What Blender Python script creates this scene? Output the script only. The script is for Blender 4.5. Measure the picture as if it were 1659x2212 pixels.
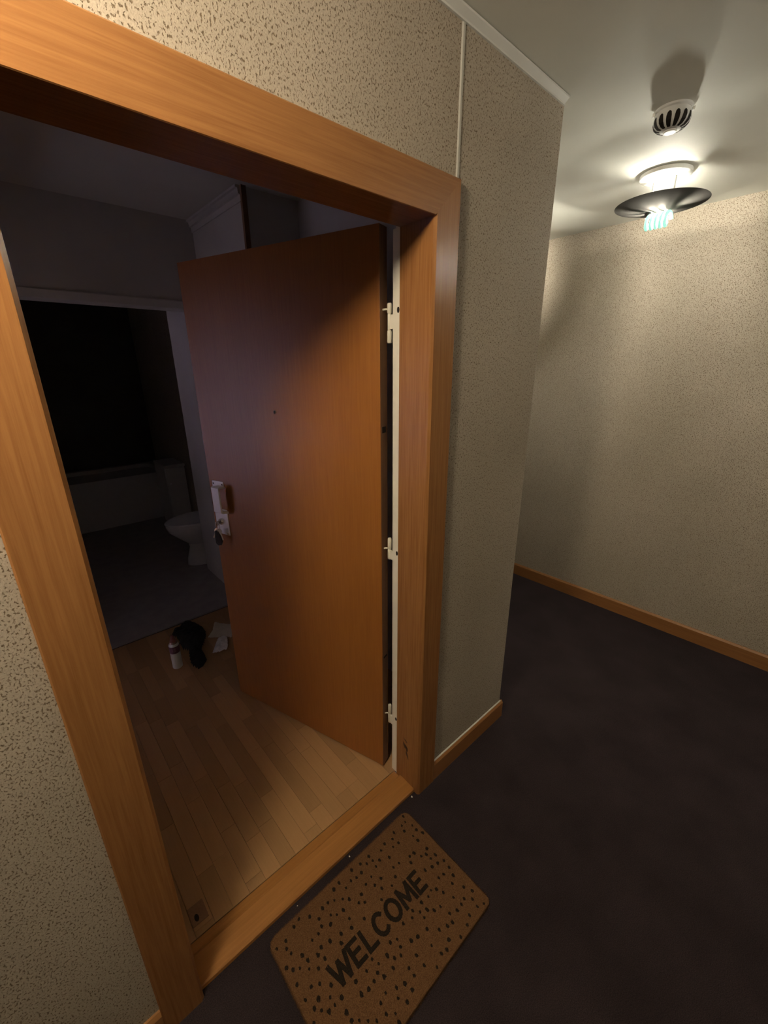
import bpy, bmesh, math, random
from mathutils import Vector, Matrix, noise

for o in list(bpy.data.objects):
    bpy.data.objects.remove(o, do_unlink=True)
random.seed(7)
scene = bpy.context.scene
C = scene.collection
PI = math.pi

# ------------------------------------------------------------------ camera
cam_d = bpy.data.cameras.new('camera')
cam_d.sensor_fit = 'VERTICAL'
cam_d.sensor_height = 24.0
cam_d.lens = 24.0 * 897.448 / 2212.0
cam_d.clip_start = 0.02
cam = bpy.data.objects.new('camera', cam_d)
cam.location = (-0.05769, -0.84268, 1.67893)
cam.rotation_euler = (1.23426, 0.00515, -0.73647)
C.objects.link(cam)
scene.camera = cam

# ------------------------------------------------------------------ light levels
world = bpy.data.worlds.new('dusk_sky')
scene.world = world
world.use_nodes = True
bg = world.node_tree.nodes['Background']
bg.inputs[0].default_value = (0.62, 0.56, 1.0, 1)     # dusk light outside the flat's window
bg.inputs[1].default_value = 38.0
_nt = world.node_tree                                  # dark ground outside below the horizon
_tc = _nt.nodes.new('ShaderNodeTexCoord'); _sx = _nt.nodes.new('ShaderNodeSeparateXYZ'); _rp = _nt.nodes.new('ShaderNodeValToRGB')
_mr = _nt.nodes.new('ShaderNodeMapRange')
_mr.inputs['From Min'].default_value = -0.28; _mr.inputs['From Max'].default_value = -0.06
_nt.links.new(_tc.outputs['Generated'], _sx.inputs[0]); _nt.links.new(_sx.outputs['Z'], _mr.inputs['Value'])
_nt.links.new(_mr.outputs[0], _rp.inputs[0]); _nt.links.new(_rp.outputs[0], bg.inputs[0])
_rp.color_ramp.elements[0].color = (0.05, 0.045, 0.06, 1); _rp.color_ramp.elements[1].color = (0.62, 0.56, 1.0, 1)

# the dish lamps have a bulb lying on the dish (up) and one hanging below it (down), in watts
LAMP1_POS, LAMP1_UP, LAMP1_DOWN = (2.326, -0.046), 7.0, 14.0
LAMP3_POS, LAMP3_UP, LAMP3_DOWN = (2.37, -1.28), 9.0, 29.0       # next lamp of the side corridor
LAMP4_POS, LAMP4_UP, LAMP4_DOWN = (2.32, 1.12), 12.0, 34.0        # and the one hidden round the corner
GLOBE_POS, GLOBE_GLOW = (-0.42, -0.365), 54.0                   # opal globe above the hallway beside the door
LAMP_GLOW = 0.36

scene.view_settings.view_transform = 'Standard'
scene.view_settings.look = 'None'
scene.view_settings.gamma = 1.0
scene.view_settings.exposure = 1.2
scene.view_settings.use_curve_mapping = False

# ------------------------------------------------------------------ dimensions
T = 0.015            # casing projects this far from the wall
W = 0.8716           # clear width of the entrance
H = 2.04             # clear height
CW = 0.098           # casing width
RV = 0.114           # depth of wooden reveal
E = 1.4763           # corner where the door wall ends
X2 = 2.9152          # end wall
CZ = 2.4688          # ceiling

# ------------------------------------------------------------------ materials
def new_mat(name):
    m = bpy.data.materials.new(name)
    m.use_nodes = True
    nt = m.node_tree
    b = nt.nodes['Principled BSDF']
    return m, nt, b

def N(nt, typ, **kw):
    n = nt.nodes.new(typ)
    for k, v in kw.items():
        if k.startswith('_'):
            setattr(n, k[1:], v)
        else:
            n.inputs[k].default_value = v
    return n

def L(nt, a, b):
    nt.links.new(a, b)

def ramp(nt, src, stops):
    r = nt.nodes.new('ShaderNodeValToRGB')
    els = r.color_ramp.elements
    while len(els) < len(stops):
        els.new(0.5)
    for e, (p, c) in zip(els, stops):
        e.position = p
        e.color = (*c, 1) if len(c) == 3 else c
    L(nt, src, r.inputs[0])
    return r

def plain(name, col, rough=0.5, metal=0.0, var=0.06, scale=25, bump=0.0, spec=0.5):
    m, nt, b = new_mat(name)
    tc = nt.nodes.new('ShaderNodeTexCoord')
    n = N(nt, 'ShaderNodeTexNoise', Scale=scale, Detail=4.0)
    L(nt, tc.outputs['Object'], n.inputs['Vector'])
    lo = tuple(c * (1 - var) for c in col)
    hi = tuple(min(1, c * (1 + var)) for c in col)
    r = ramp(nt, n.outputs['Fac'], [(0.35, lo), (0.65, hi)])
    L(nt, r.outputs[0], b.inputs['Base Color'])
    b.inputs['Roughness'].default_value = rough
    b.inputs['Metallic'].default_value = metal
    b.inputs['Specular IOR Level'].default_value = spec
    if bump:
        bp = N(nt, 'ShaderNodeBump', Strength=bump, Distance=0.002)
        L(nt, n.outputs['Fac'], bp.inputs['Height'])
        L(nt, bp.outputs[0], b.inputs['Normal'])
    return m

def wood(name, axis='z', c0=(0.225, 0.092, 0.027), c1=(0.385, 0.177, 0.062), rough=0.25, rnd=False, contrast=0.8, spec=0.5):
    m, nt, b = new_mat(name)
    tc = nt.nodes.new('ShaderNodeTexCoord')
    mp = nt.nodes.new('ShaderNodeMapping')
    s = [150, 150, 150]
    s['xyz'.index(axis)] = 5.0
    mp.inputs['Scale'].default_value = s
    L(nt, tc.outputs['Object'], mp.inputs['Vector'])
    vec = mp.outputs[0]
    oi = None
    if rnd:
        oi = nt.nodes.new('ShaderNodeObjectInfo')
        ad = nt.nodes.new('ShaderNodeVectorMath'); ad.operation = 'MULTIPLY_ADD'
        cv = nt.nodes.new('ShaderNodeCombineXYZ')
        for k in range(3):
            L(nt, oi.outputs['Random'], cv.inputs[k])
        ad.inputs[1].default_value = (31, 47, 23)
        L(nt, cv.outputs[0], ad.inputs[0]); L(nt, vec, ad.inputs[2])
        vec = ad.outputs[0]
    n1 = N(nt, 'ShaderNodeTexNoise', Scale=1.0, Detail=6.0, Roughness=0.6, Distortion=0.3)
    L(nt, vec, n1.inputs['Vector'])
    mp2 = nt.nodes.new('ShaderNodeMapping')
    s2 = [9, 9, 9]
    s2['xyz'.index(axis)] = 0.5
    mp2.inputs['Scale'].default_value = s2
    L(nt, tc.outputs['Object'], mp2.inputs['Vector'])
    n2 = N(nt, 'ShaderNodeTexNoise', Scale=1.0, Detail=3.0)
    L(nt, mp2.outputs[0], n2.inputs['Vector'])
    mx = nt.nodes.new('ShaderNodeMath'); mx.operation = 'MULTIPLY_ADD'
    mx.inputs[1].default_value = 0.72
    L(nt, n1.outputs['Fac'], mx.inputs[0])
    ml = nt.nodes.new('ShaderNodeMath'); ml.operation = 'MULTIPLY'; ml.inputs[1].default_value = 0.28
    L(nt, n2.outputs['Fac'], ml.inputs[0]); L(nt, ml.outputs[0], mx.inputs[2])
    r = ramp(nt, mx.outputs[0], [(0.5 - 0.2 / contrast, c0), (0.5 + 0.15 / contrast, c1)])
    col = r.outputs[0]
    if rnd:
        hs = nt.nodes.new('ShaderNodeHueSaturation')
        mr = N(nt, 'ShaderNodeMapRange')
        mr.inputs['To Min'].default_value = 0.82; mr.inputs['To Max'].default_value = 1.14
        L(nt, oi.outputs['Random'], mr.inputs['Value'])
        L(nt, mr.outputs[0], hs.inputs['Value']); L(nt, col, hs.inputs['Color'])
        col = hs.outputs[0]
    L(nt, col, b.inputs['Base Color'])
    b.inputs['Roughness'].default_value = rough
    b.inputs['Specular IOR Level'].default_value = spec
    bp = N(nt, 'ShaderNodeBump', Strength=0.08, Distance=0.001)
    L(nt, n1.outputs['Fac'], bp.inputs['Height'])
    L(nt, bp.outputs[0], b.inputs['Normal'])
    return m

def plaster(name):
    """sprayed textured wall covering: beige with small pits, their shade painted dark"""
    m, nt, b = new_mat(name)
    tc = nt.nodes.new('ShaderNodeTexCoord')
    mp = nt.nodes.new('ShaderNodeMapping')
    mp.inputs['Scale'].default_value = (1.0, 1.0, 0.72)
    L(nt, tc.outputs['Object'], mp.inputs['Vector'])
    n1 = N(nt, 'ShaderNodeTexNoise', Scale=270.0, Detail=2.0, Roughness=0.5, Distortion=0.3)
    n2 = N(nt, 'ShaderNodeTexNoise', Scale=420.0, Detail=2.0, Roughness=0.6)
    n3 = N(nt, 'ShaderNodeTexNoise', Scale=2.2, Detail=3.0)
    for n in (n1, n2, n3):
        L(nt, mp.outputs[0], n.inputs['Vector'])
    pit = ramp(nt, n1.outputs['Fac'], [(0.355, (0, 0, 0)), (0.44, (1, 1, 1))])
    tone = ramp(nt, n3.outputs['Fac'], [(0.3, (0.455, 0.395, 0.315)), (0.7, (0.53, 0.46, 0.375))])
    fine = ramp(nt, n2.outputs['Fac'], [(0.3, (0.72, 0.72, 0.72)), (0.65, (1.0, 1.0, 1.0))])
    m1 = nt.nodes.new('ShaderNodeMixRGB'); m1.blend_type = 'MULTIPLY'; m1.inputs[0].default_value = 0.8
    L(nt, tone.outputs[0], m1.inputs[1]); L(nt, fine.outputs[0], m1.inputs[2])
    m2 = nt.nodes.new('ShaderNodeMixRGB')
    m2.inputs[1].default_value = (0.17, 0.125, 0.078, 1)  # shade inside the pits is painted into the wall colour
    L(nt, pit.outputs[0], m2.inputs[0]); L(nt, m1.outputs[0], m2.inputs[2])
    L(nt, m2.outputs[0], b.inputs['Base Color'])
    b.inputs['Roughness'].default_value = 0.75
    b.inputs['Specular IOR Level'].default_value = 0.25
    hh = nt.nodes.new('ShaderNodeMath'); hh.operation = 'MULTIPLY_ADD'; hh.inputs[1].default_value = 0.35
    L(nt, n2.outputs['Fac'], hh.inputs[0]); L(nt, pit.outputs[0], hh.inputs[2])
    bp = N(nt, 'ShaderNodeBump', Strength=0.65, Distance=0.0018)
    L(nt, hh.outputs[0], bp.inputs['Height'])
    L(nt, bp.outputs[0], b.inputs['Normal'])
    return m

def carpet_mat():
    m, nt, b = new_mat('carpet')
    tc = nt.nodes.new('ShaderNodeTexCoord')
    n1 = N(nt, 'ShaderNodeTexNoise', Scale=420.0, Detail=3.0, Roughness=0.7)
    n2 = N(nt, 'ShaderNodeTexNoise', Scale=5.0, Detail=3.0)
    for n in (n1, n2):
        L(nt, tc.outputs['Object'], n.inputs['Vector'])
    r = ramp(nt, n1.outputs['Fac'], [(0.3, (0.013, 0.0095, 0.0105)), (0.7, (0.055, 0.040, 0.043))])
    t = ramp(nt, n2.outputs['Fac'], [(0.3, (0.8, 0.8, 0.8)), (0.7, (1.1, 1.1, 1.1))])
    mm = nt.nodes.new('ShaderNodeMixRGB'); mm.blend_type = 'MULTIPLY'; mm.inputs[0].default_value = 1
    L(nt, r.outputs[0], mm.inputs[1]); L(nt, t.outputs[0], mm.inputs[2])
    L(nt, mm.outputs[0], b.inputs['Base Color'])
    b.inputs['Roughness'].default_value = 1.0
    b.inputs['Specular IOR Level'].default_value = 0.05
    bp = N(nt, 'ShaderNodeBump', Strength=0.6, Distance=0.003)
    L(nt, n1.outputs['Fac'], bp.inputs['Height'])
    L(nt, bp.outputs[0], b.inputs['Normal'])
    return m

def coir_mat(name, c0, c1):
    m, nt, b = new_mat(name)
    tc = nt.nodes.new('ShaderNodeTexCoord')
    n1 = N(nt, 'ShaderNodeTexNoise', Scale=380.0, Detail=3.0, Roughness=0.7)
    L(nt, tc.outputs['Object'], n1.inputs['Vector'])
    r = ramp(nt, n1.outputs['Fac'], [(0.3, c0), (0.7, c1)])
    L(nt, r.outputs[0], b.inputs['Base Color'])
    b.inputs['Roughness'].default_value = 0.95
    b.inputs['Specular IOR Level'].default_value = 0.1
    bp = N(nt, 'ShaderNodeBump', Strength=0.5, Distance=0.002)
    L(nt, n1.outputs['Fac'], bp.inputs['Height'])
    L(nt, bp.outputs[0], b.inputs['Normal'])
    return m

def glow_mat(name, col, strength):
    m, nt, b = new_mat(name)
    b.inputs['Base Color'].default_value = (0.7, 0.75, 0.72, 1)
    b.inputs['Roughness'].default_value = 0.3
    lw = N(nt, 'ShaderNodeTexNoise', Scale=8.0)
    r = ramp(nt, lw.outputs['Fac'], [(0.0, tuple(c * 0.96 for c in col)), (1.0, col)])
    L(nt, r.outputs[0], b.inputs['Emission Color'])
    b.inputs['Emission Strength'].default_value = strength
    return m

def glass_pane_mat():
    m = bpy.data.materials.new('window_glass'); m.use_nodes = True
    nt = m.node_tree; nt.nodes.clear()
    o = nt.nodes.new('ShaderNodeOutputMaterial')
    t = nt.nodes.new('ShaderNodeBsdfTransparent'); g = nt.nodes.new('ShaderNodeBsdfGlossy')
    g.inputs['Roughness'].default_value = 0.02
    mx = nt.nodes.new('ShaderNodeMixShader'); mx.inputs[0].default_value = 0.06
    L(nt, t.outputs[0], mx.inputs[1]); L(nt, g.outputs[0], mx.inputs[2]); L(nt, mx.outputs[0], o.inputs[0])
    return m

M = {}
M['plaster'] = plaster('textured_wall')
M['ceil'] = plain('ceiling_paint', (0.70, 0.70, 0.64), 0.7, var=0.03, scale=3, bump=0.03)
M['carpet'] = carpet_mat()
M['wood_v'] = wood('veneer_vertical', 'z')
M['wood_h'] = wood('veneer_horizontal', 'x')
M['wood_y'] = wood('veneer_depth', 'y')
M['leaf'] = wood('door_veneer', 'z', (0.27, 0.096, 0.017), (0.365, 0.142, 0.029), rough=0.36, contrast=0.8)
M['leaf_edge'] = wood('door_core_edge', 'z', (0.20, 0.105, 0.055), (0.30, 0.165, 0.09), rough=0.6)
M['base'] = wood('baseboard_wood', 'x', (0.24, 0.10, 0.03), (0.36, 0.165, 0.055), rough=0.45)
M['base_y'] = wood('baseboard_wood_side', 'y', (0.24, 0.10, 0.03), (0.36, 0.165, 0.055), rough=0.45)
M['thresh'] = wood('threshold_wood', 'x', (0.29, 0.12, 0.028), (0.43, 0.195, 0.052), rough=0.42)
M['plank'] = wood('strip_floor', 'y', (0.36, 0.20, 0.085), (0.47, 0.27, 0.125), rough=0.42, rnd=True)
M['cream'] = plain('cream_paint', (0.86, 0.82, 0.68), 0.4, var=0.02)
M['white'] = plain('white_paint', (0.72, 0.72, 0.69), 0.5, var=0.02)
M['mould'] = plain('moulding_paint', (0.52, 0.51, 0.46), 0.6, var=.03)
M['inner_wall'] = plain('flat_wall_paint', (0.62, 0.61, 0.59), 0.7, var=0.04, scale=4)
M['living'] = plain('low_bounce_paint', (0.16, 0.15, 0.15), 0.8, var=.05)  # darkened so less window light bounces into the entry hall
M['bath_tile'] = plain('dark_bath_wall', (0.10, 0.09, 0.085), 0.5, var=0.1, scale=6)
M['bath_floor'] = plain('grey_bath_floor', (0.33, 0.30, 0.30), 0.45, var=0.08, scale=12)
M['ceramic'] = plain('white_ceramic', (0.72, 0.73, 0.72), 0.15, var=0.02)
M['alu'] = plain('white_metal', (0.86, 0.87, 0.90), 0.3, metal=0.1, var=0.03)
M['steel'] = plain('steel', (0.6, 0.58, 0.55), 0.25, metal=0.9, var=0.05)
M['brass'] = plain('brass', (0.75, 0.6, 0.4), 0.25, metal=0.9)
M['black'] = plain('black_plastic', (0.012, 0.011, 0.011), 0.4, var=0.2)
M['dark'] = plain('recess_shade', (0.018, 0.012, 0.009), 0.8, var=0.2)  # near-black stands in for shade inside holes, notches, slots and gaps
M['chip'] = plain('bare_chipped_wood', (0.07, 0.028, 0.008), 0.8, var=0.5, scale=120)
M['fabric'] = plain('black_fabric', (0.011, 0.0105, 0.012), 0.95, var=0.3, scale=90)
M['paper'] = plain('buff_paper', (0.66, 0.58, 0.44), 0.8, var=0.05)
M['wrapper'] = plain('white_wrapper', (0.82, 0.80, 0.77), 0.35, var=0.15, scale=40)
M['detector'] = plain('detector_plastic', (0.58, 0.585, 0.58), 0.55, var=0.03)
M['dish'] = plain('grey_metal', (0.06, 0.056, 0.052), 1.0, var=0.04, spec=0.02)
M['coir'] = coir_mat('coir', (0.075, 0.036, 0.015), (0.19, 0.098, 0.045))
M['coir_dark'] = coir_mat('coir_black_print', (0.008, 0.006, 0.005), (0.03, 0.02, 0.014))
M['rubber'] = plain('black_rubber', (0.02, 0.018, 0.016), 0.8)
M['glow'] = glow_mat('tube_glow', (0.30, 1.0, 0.78), LAMP_GLOW)
M['glow_globe'] = glow_mat('opal_globe', (1.0, 0.84, 0.62), GLOBE_GLOW)
M['glass'] = glass_pane_mat()

# ------------------------------------------------------------------ helpers
def bm_box(bm, x0, x1, y0, y1, z0, z1):
    v = [bm.verts.new(p) for p in ((x0, y0, z0), (x1, y0, z0), (x1, y1, z0), (x0, y1, z0),
                                   (x0, y0, z1), (x1, y0, z1), (x1, y1, z1), (x0, y1, z1))]
    for f in ((0, 3, 2, 1), (4, 5, 6, 7), (0, 1, 5, 4), (1, 2, 6, 5), (2, 3, 7, 6), (3, 0, 4, 7)):
        bm.faces.new([v[i] for i in f])

def bm_prism(bm, pts, axis, a0, a1):
    """extrude a closed 2D outline along an axis; pts are the other two coordinates in xyz order"""
    def mk(p, a):
        return {'x': (a, p[0], p[1]), 'y': (p[0], a, p[1]), 'z': (p[0], p[1], a)}[axis]
    A = [bm.verts.new(mk(p, a0)) for p in pts]
    B = [bm.verts.new(mk(p, a1)) for p in pts]
    n = len(pts)
    bm.faces.new(A); bm.faces.new(B[::-1])
    for i in range(n):
        bm.faces.new([A[i], B[i], B[(i + 1) % n], A[(i + 1) % n]])

def bm_lathe(bm, prof, seg=32, origin=(0, 0, 0), closed=True):
    rings = []
    ox, oy, oz = origin
    for r, z in prof:
        if r < 1e-6:
            rings.append([bm.verts.new((ox, oy, oz + z))])
        else:
            rings.append([bm.verts.new((ox + r * math.cos(2 * PI * k / seg), oy + r * math.sin(2 * PI * k / seg), oz + z)) for k in range(seg)])
    for a, b in zip(rings, rings[1:]):
        for k in range(seg):
            k2 = (k + 1) % seg
            if len(a) == 1 and len(b) == 1:
                continue
            if len(a) == 1:
                bm.faces.new([a[0], b[k], b[k2]])
            elif len(b) == 1:
                bm.faces.new([a[k], b[0], a[k2]])
            else:
                bm.faces.new([a[k], b[k], b[k2], a[k2]])

def bm_tube(bm, pts, rad, seg=8):
    rings = []
    n = len(pts)
    P = [Vector(p) for p in pts]
    up = Vector((0.1, 0.2, 1)).normalized()
    for i in range(n):
        d = (P[min(i + 1, n - 1)] - P[max(i - 1, 0)]).normalized()
        a = d.cross(up)
        if a.length < 1e-4:
            a = d.cross(Vector((1, 0, 0)))
        a.normalize(); b = d.cross(a).normalized()
        rings.append([bm.verts.new(P[i] + rad * (math.cos(2 * PI * k / seg) * a + math.sin(2 * PI * k / seg) * b)) for k in range(seg)])
    for r0, r1 in zip(rings, rings[1:]):
        for k in range(seg):
            bm.faces.new([r0[k], r0[(k + 1) % seg], r1[(k + 1) % seg], r1[k]])
    bm.faces.new(rings[0][::-1]); bm.faces.new(rings[-1])

def obj(name, bm, mat, parent=None, smooth=False, bevel=0.0, seg=2):
    bmesh.ops.recalc_face_normals(bm, faces=bm.faces[:])
    me = bpy.data.meshes.new(name)
    bm.to_mesh(me); bm.free()
    me.materials.append(mat)
    if smooth:
        me.polygons.foreach_set('use_smooth', [True] * len(me.polygons))
        try:
            me.set_sharp_from_angle(angle=math.radians(40))
        except Exception:
            pass
    o = bpy.data.objects.new(name, me)
    C.objects.link(o)
    if parent is not None:
        o.parent = parent
    if bevel:
        md = o.modifiers.new('bevel', 'BEVEL'); md.width = bevel; md.segments = seg; md.limit_method = 'ANGLE'
    return o

def box(name, x0, x1, y0, y1, z0, z1, mat, parent=None, bevel=0.0):
    bm = bmesh.new(); bm_box(bm, x0, x1, y0, y1, z0, z1)
    return obj(name, bm, mat, parent, bevel=bevel)

def boxes(name, lst, mat, parent=None):
    bm = bmesh.new()
    for b in lst:
        bm_box(bm, *b)
    return obj(name, bm, mat, parent)

def tag(o, label, cat=None, group=None, kind=None):
    o['label'] = label
    if cat: o['category'] = cat
    if group: o['group'] = group
    if kind: o['kind'] = kind
    return o

def struct(o, label, cat):
    return tag(o, label, cat, kind='structure')

def thing(name, loc, label, cat, rz=0.0, group=None, kind=None):
    o = bpy.data.objects.new(name, None)
    o.empty_display_size = 0.05
    C.objects.link(o)
    o.location = loc; o.rotation_euler = (0, 0, rz)
    tag(o, label, cat, group, kind)
    return o

# ================================================================== HALLWAY SHELL
WT = 0.165                       # wall thickness
HB = -3.30                       # wall behind the photographer
XL = -4.2
JW = 0.035                       # jamb board thickness
struct(box('floor', XL - .1, X2 + .1, -4.6, 5.3, -0.12, 0.0, M['carpet']), 'dark brown-purple carpet covering the hallway floor', 'carpet')
f0 = bpy.data.objects['floor']
# carpet only outside the flat: cut the slab as an outline round the door wall
bpy.data.objects.remove(f0, do_unlink=True)
struct(boxes('floor', [(XL, X2, HB, 0.012, -0.12, 0.0), (E - .02, X2, 0.012, 4.5, -0.12, 0.0), (E - .02, X2, -4.6, HB, -0.12, 0.0)], M['carpet']),
       'dark brown-purple carpet covering the hallway floor', 'carpet')
struct(box('ceiling', XL - .1, X2 + .2, -4.7, 5.5, CZ, CZ + .12, M['ceil']), 'pale off-white painted ceiling over the hallway', 'ceiling')
struct(boxes('wall_left', [(XL, -JW, 0, WT, -.1, CZ), (W + JW, E, 0, WT, -.1, CZ), (-JW, W + JW, 0, WT, H + JW, CZ)], M['plaster']),
       'beige speckled textured wall around the open wooden door', 'wall')
struct(box('wall_corner_return', E - .16, E, WT, 5.25, -.1, CZ, M['plaster']), 'beige textured wall going back from the corner of the door wall', 'wall')
struct(box('wall_end', X2, X2 + .15, -4.6, 4.5, -.1, CZ, M['plaster']), 'beige speckled end wall beyond the dish lamp', 'wall')
struct(boxes('wall_back', [(XL, E, HB - .15, HB, -.1, CZ), (E - .15, E, -4.6, HB - .15, -.1, CZ)], M['plaster']), 'beige textured wall opposite the wooden door', 'wall')
struct(box('wall_left_end', XL - .15, XL, HB - .15, 5.3, -.1, CZ, M['plaster']), 'beige textured wall closing the hallway', 'wall')
struct(box('wall_corridor_end', E, X2, 4.5, 4.6, -.1, CZ, M['plaster']), 'beige textured wall at the far end of the side corridor', 'wall')
struct(box('wall_corridor_back', E, X2, -4.7, -4.6, -.1, CZ, M['plaster']), 'beige textured wall at the other end of the side corridor', 'wall')

# ceiling moulding over the door wall
bm = bmesh.new()
bm_prism(bm, [(0.0, 2.4480), (-0.0055, 2.4480), (-0.0055, 2.4510), (-0.0035, 2.4515), (-0.0045, 2.4535), (-0.0175, 2.4630), (-0.0185, CZ - .0022), (-0.0135, CZ - .0022), (-0.0135, CZ), (0.0, CZ)], 'x', XL, E - 0.004)
struct(obj('trim_1', bm, M['white']), 'narrow white moulding between ceiling and door wall', 'moulding')
# (a fine groove separates it from the ceiling)
# upright joint strip above the casing
bm = bmesh.new()
bm_prism(bm, [(W + CW - 0.0085, 0.0), (W + CW - 0.005, -0.0025), (W + CW + 0.002, -0.0025), (W + CW + 0.0045, 0.0)], 'z', H + CW, 2.4485)
struct(obj('trim_2', bm, M['mould']), 'thin pale upright strip above the corner of the door casing', 'strip')

# baseboards
def baseboard(name, axis, a0, a1, face, sgn, label, mat):
    bm = bmesh.new()
    d = 0.013 * sgn
    prof = [(face, 0), (face + d, 0), (face + d, 0.083), (face + d * .45, 0.0945), (face, 0.0945)]
    bm_prism(bm, prof, axis, a0, a1)
    o = obj(name, bm, mat)
    return struct(o, label, 'baseboard')
baseboard('baseboard_left', 'x', W + CW, E + 0.013, 0.0, -1, 'brown wooden baseboard between door casing and wall corner', M['base'])
baseboard('baseboard_left_end', 'x', XL, -CW, 0.0, -1, 'brown wooden baseboard below the wall by the latch side of the door', M['base'])
baseboard('baseboard_end', 'y', -4.6, 4.5, X2, -1, 'brown wooden baseboard along the end wall under the lamp', M['base_y'])
baseboard('baseboard_corner', 'y', 0.0, 4.5, E, 1, 'brown wooden baseboard around the corner of the door wall', M['base_y'])
# pale paint line on top of the baseboard next to the casing
bm = bmesh.new()
bm_prism(bm, [(0.0, 0.0945), (-0.0058, 0.0945), (-0.003, 0.0968), (0.0, 0.0972)], 'x', W + CW, E + .004)
o = struct(obj('trim_3', bm, M['mould']), 'pale sealant line on top of the baseboard beside the door', 'trim')

# ================================================================== DOOR FRAME
frame = thing('trim_4', (0, 0, 0), 'orange-brown wooden casing and jambs framing the entrance', 'door frame', kind='structure')
CH = 0.007
def leg_profile(xi, sgn):
    # outline in x, y; sgn = +1 right leg, -1 left leg
    return [(xi + sgn * CH, -T), (xi + sgn * (CW - .003), -T), (xi + sgn * CW, -T + .003), (xi + sgn * CW, 0.0),
            (xi + sgn * JW, 0.0), (xi, 0.0), (xi, -T + CH)]
def mitred_leg(name, xi, sgn):
    bm = bmesh.new()
    pr = leg_profile(xi, sgn)
    A = [bm.verts.new((x, y, 0)) for x, y in pr]
    B = [bm.verts.new((x, y, H + abs(x - xi))) for x, y in pr]
    bm.faces.new(A); bm.faces.new(B[::-1])
    for i in range(len(pr)):
        j = (i + 1) % len(pr)
        bm.faces.new([A[i], B[i], B[j], A[j]])
    return obj(name, bm, M['wood_v'], frame)
mitred_leg('casing_leg', W, 1)
mitred_leg('casing_leg', 0.0, -1)
bm = bmesh.new()
pr = [(-T, .0015), (-T, CW - .003), (-T + .003, CW), (0.0, CW), (0.0, 0.0), (-T + .0015, 0.0)]
A = [bm.verts.new((-dz, y, H + dz)) for y, dz in pr]
B = [bm.verts.new((W + dz, y, H + dz)) for y, dz in pr]
bm.faces.new(A); bm.faces.new(B[::-1])
for i in range(len(pr)):
    j = (i + 1) % len(pr)
    bm.faces.new([A[i], B[i], B[j], A[j]])
obj('casing_head', bm, M['wood_h'], frame)
box('jamb', W, W + JW, 0.0, RV, 0, H, M['wood_v'], frame)
box('jamb', -JW, 0.0, 0.0, RV, 0, H, M['wood_v'], frame)
box('head_jamb', -JW, W + JW, 0.0, RV, H, H + JW, M['wood_h'], frame)
# cream painted steel rebate behind the wooden reveal
st = boxes('rebate_strip', [(W, W + .012, RV, 0.142, 0.013, H), (W + .012, W + JW, RV, 0.142, 0.013, H + .012)], M['cream'], frame)
boxes('rebate_strip', [(-.012, 0.0, RV, 0.142, 0.013, H), (-JW, -.012, RV, 0.142, 0.013, H + .012)], M['cream'], frame)
box('rebate_strip', -JW, W + JW, RV, 0.142, H + .012, H + JW, M['cream'], frame)
boxes('frame_lining', [(W + .03, W + JW, .142, WT, 0.0, H + .03), (-JW, -.03, .142, WT, 0, H + .03)], M['inner_wall'], frame)
# screw holes in the strip, dark ovals standing in for their shade
def oval(bm, cx_, y0, z0, ry, rz, x, d, n=12):
    A = [bm.verts.new((x, y0 + ry * math.cos(2 * PI * k / n), z0 + rz * math.sin(2 * PI * k / n))) for k in range(n)]
    B = [bm.verts.new((x - d, v.co.y, v.co.z)) for v in A]
    bm.faces.new(A); bm.faces.new(B[::-1])
    for k in range(n):
        bm.faces.new([A[k], B[k], B[(k + 1) % n], A[(k + 1) % n]])
for z in (1.835, 1.056, 0.305):
    bm = bmesh.new(); oval(bm, 0, RV + 0.0052, z, 0.005, 0.0085, W + .002, 0.0027)
    obj('screw_hole', bm, M['dark'], frame)
# chipped marks low on the hinge-side jamb
def blob_patch(name, pts, x, d, mat, parent):
    bm = bmesh.new()
    bm_prism(bm, pts, 'x', x, x - d)
    return obj(name, bm, mat, parent)
blob_patch('chipped_mark', [(.074, .222), (.066, .214), (.058, .212), (.050, .203), (.049, .188), (.055, .181), (.060, .193), (.067, .193), (.074, .205)], W + .001, .0016, M['chip'], frame)
blob_patch('chipped_mark', [(.060, .180), (.053, .178), (.047, .160), (.046, .143), (.052, .156), (.060, .166)], W + .001, .0016, M['chip'], frame)
blob_patch('chipped_mark', [(.074, .243), (.062, .238), (.052, .231), (.054, .228), (.065, .233)], W + .001, .0013, M['chip'], frame)
# strike plate on the latch-side jamb
sp = box('strike_plate', -.001, .0065, .098, .142, 1.175, 1.262, M['alu'], frame, bevel=.001)
# wooden threshold
bm = bmesh.new()
bm_prism(bm, [(0.008, 0.0), (0.009, 0.012), (0.014, 0.0155), (0.088, 0.0185), (0.094, 0.016), (0.0975, 0.0045), (0.130, 0.0030), (0.130, -.02), (0.008, -.02)], 'x', -0.002, W + .002)
struct(obj('trim_5', bm, M['thresh']), 'worn brown wooden threshold across the doorway', 'threshold')
bpy.data.objects['trim_5'].data.update()

# ================================================================== DOOR LEAF
DA = 1.26362
DP = Vector((0.85065, 0.17776, 0.0)); DWID = 0.904; DZ0, DZ1 = 0.012, 2.0593; DT = 0.044
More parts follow.
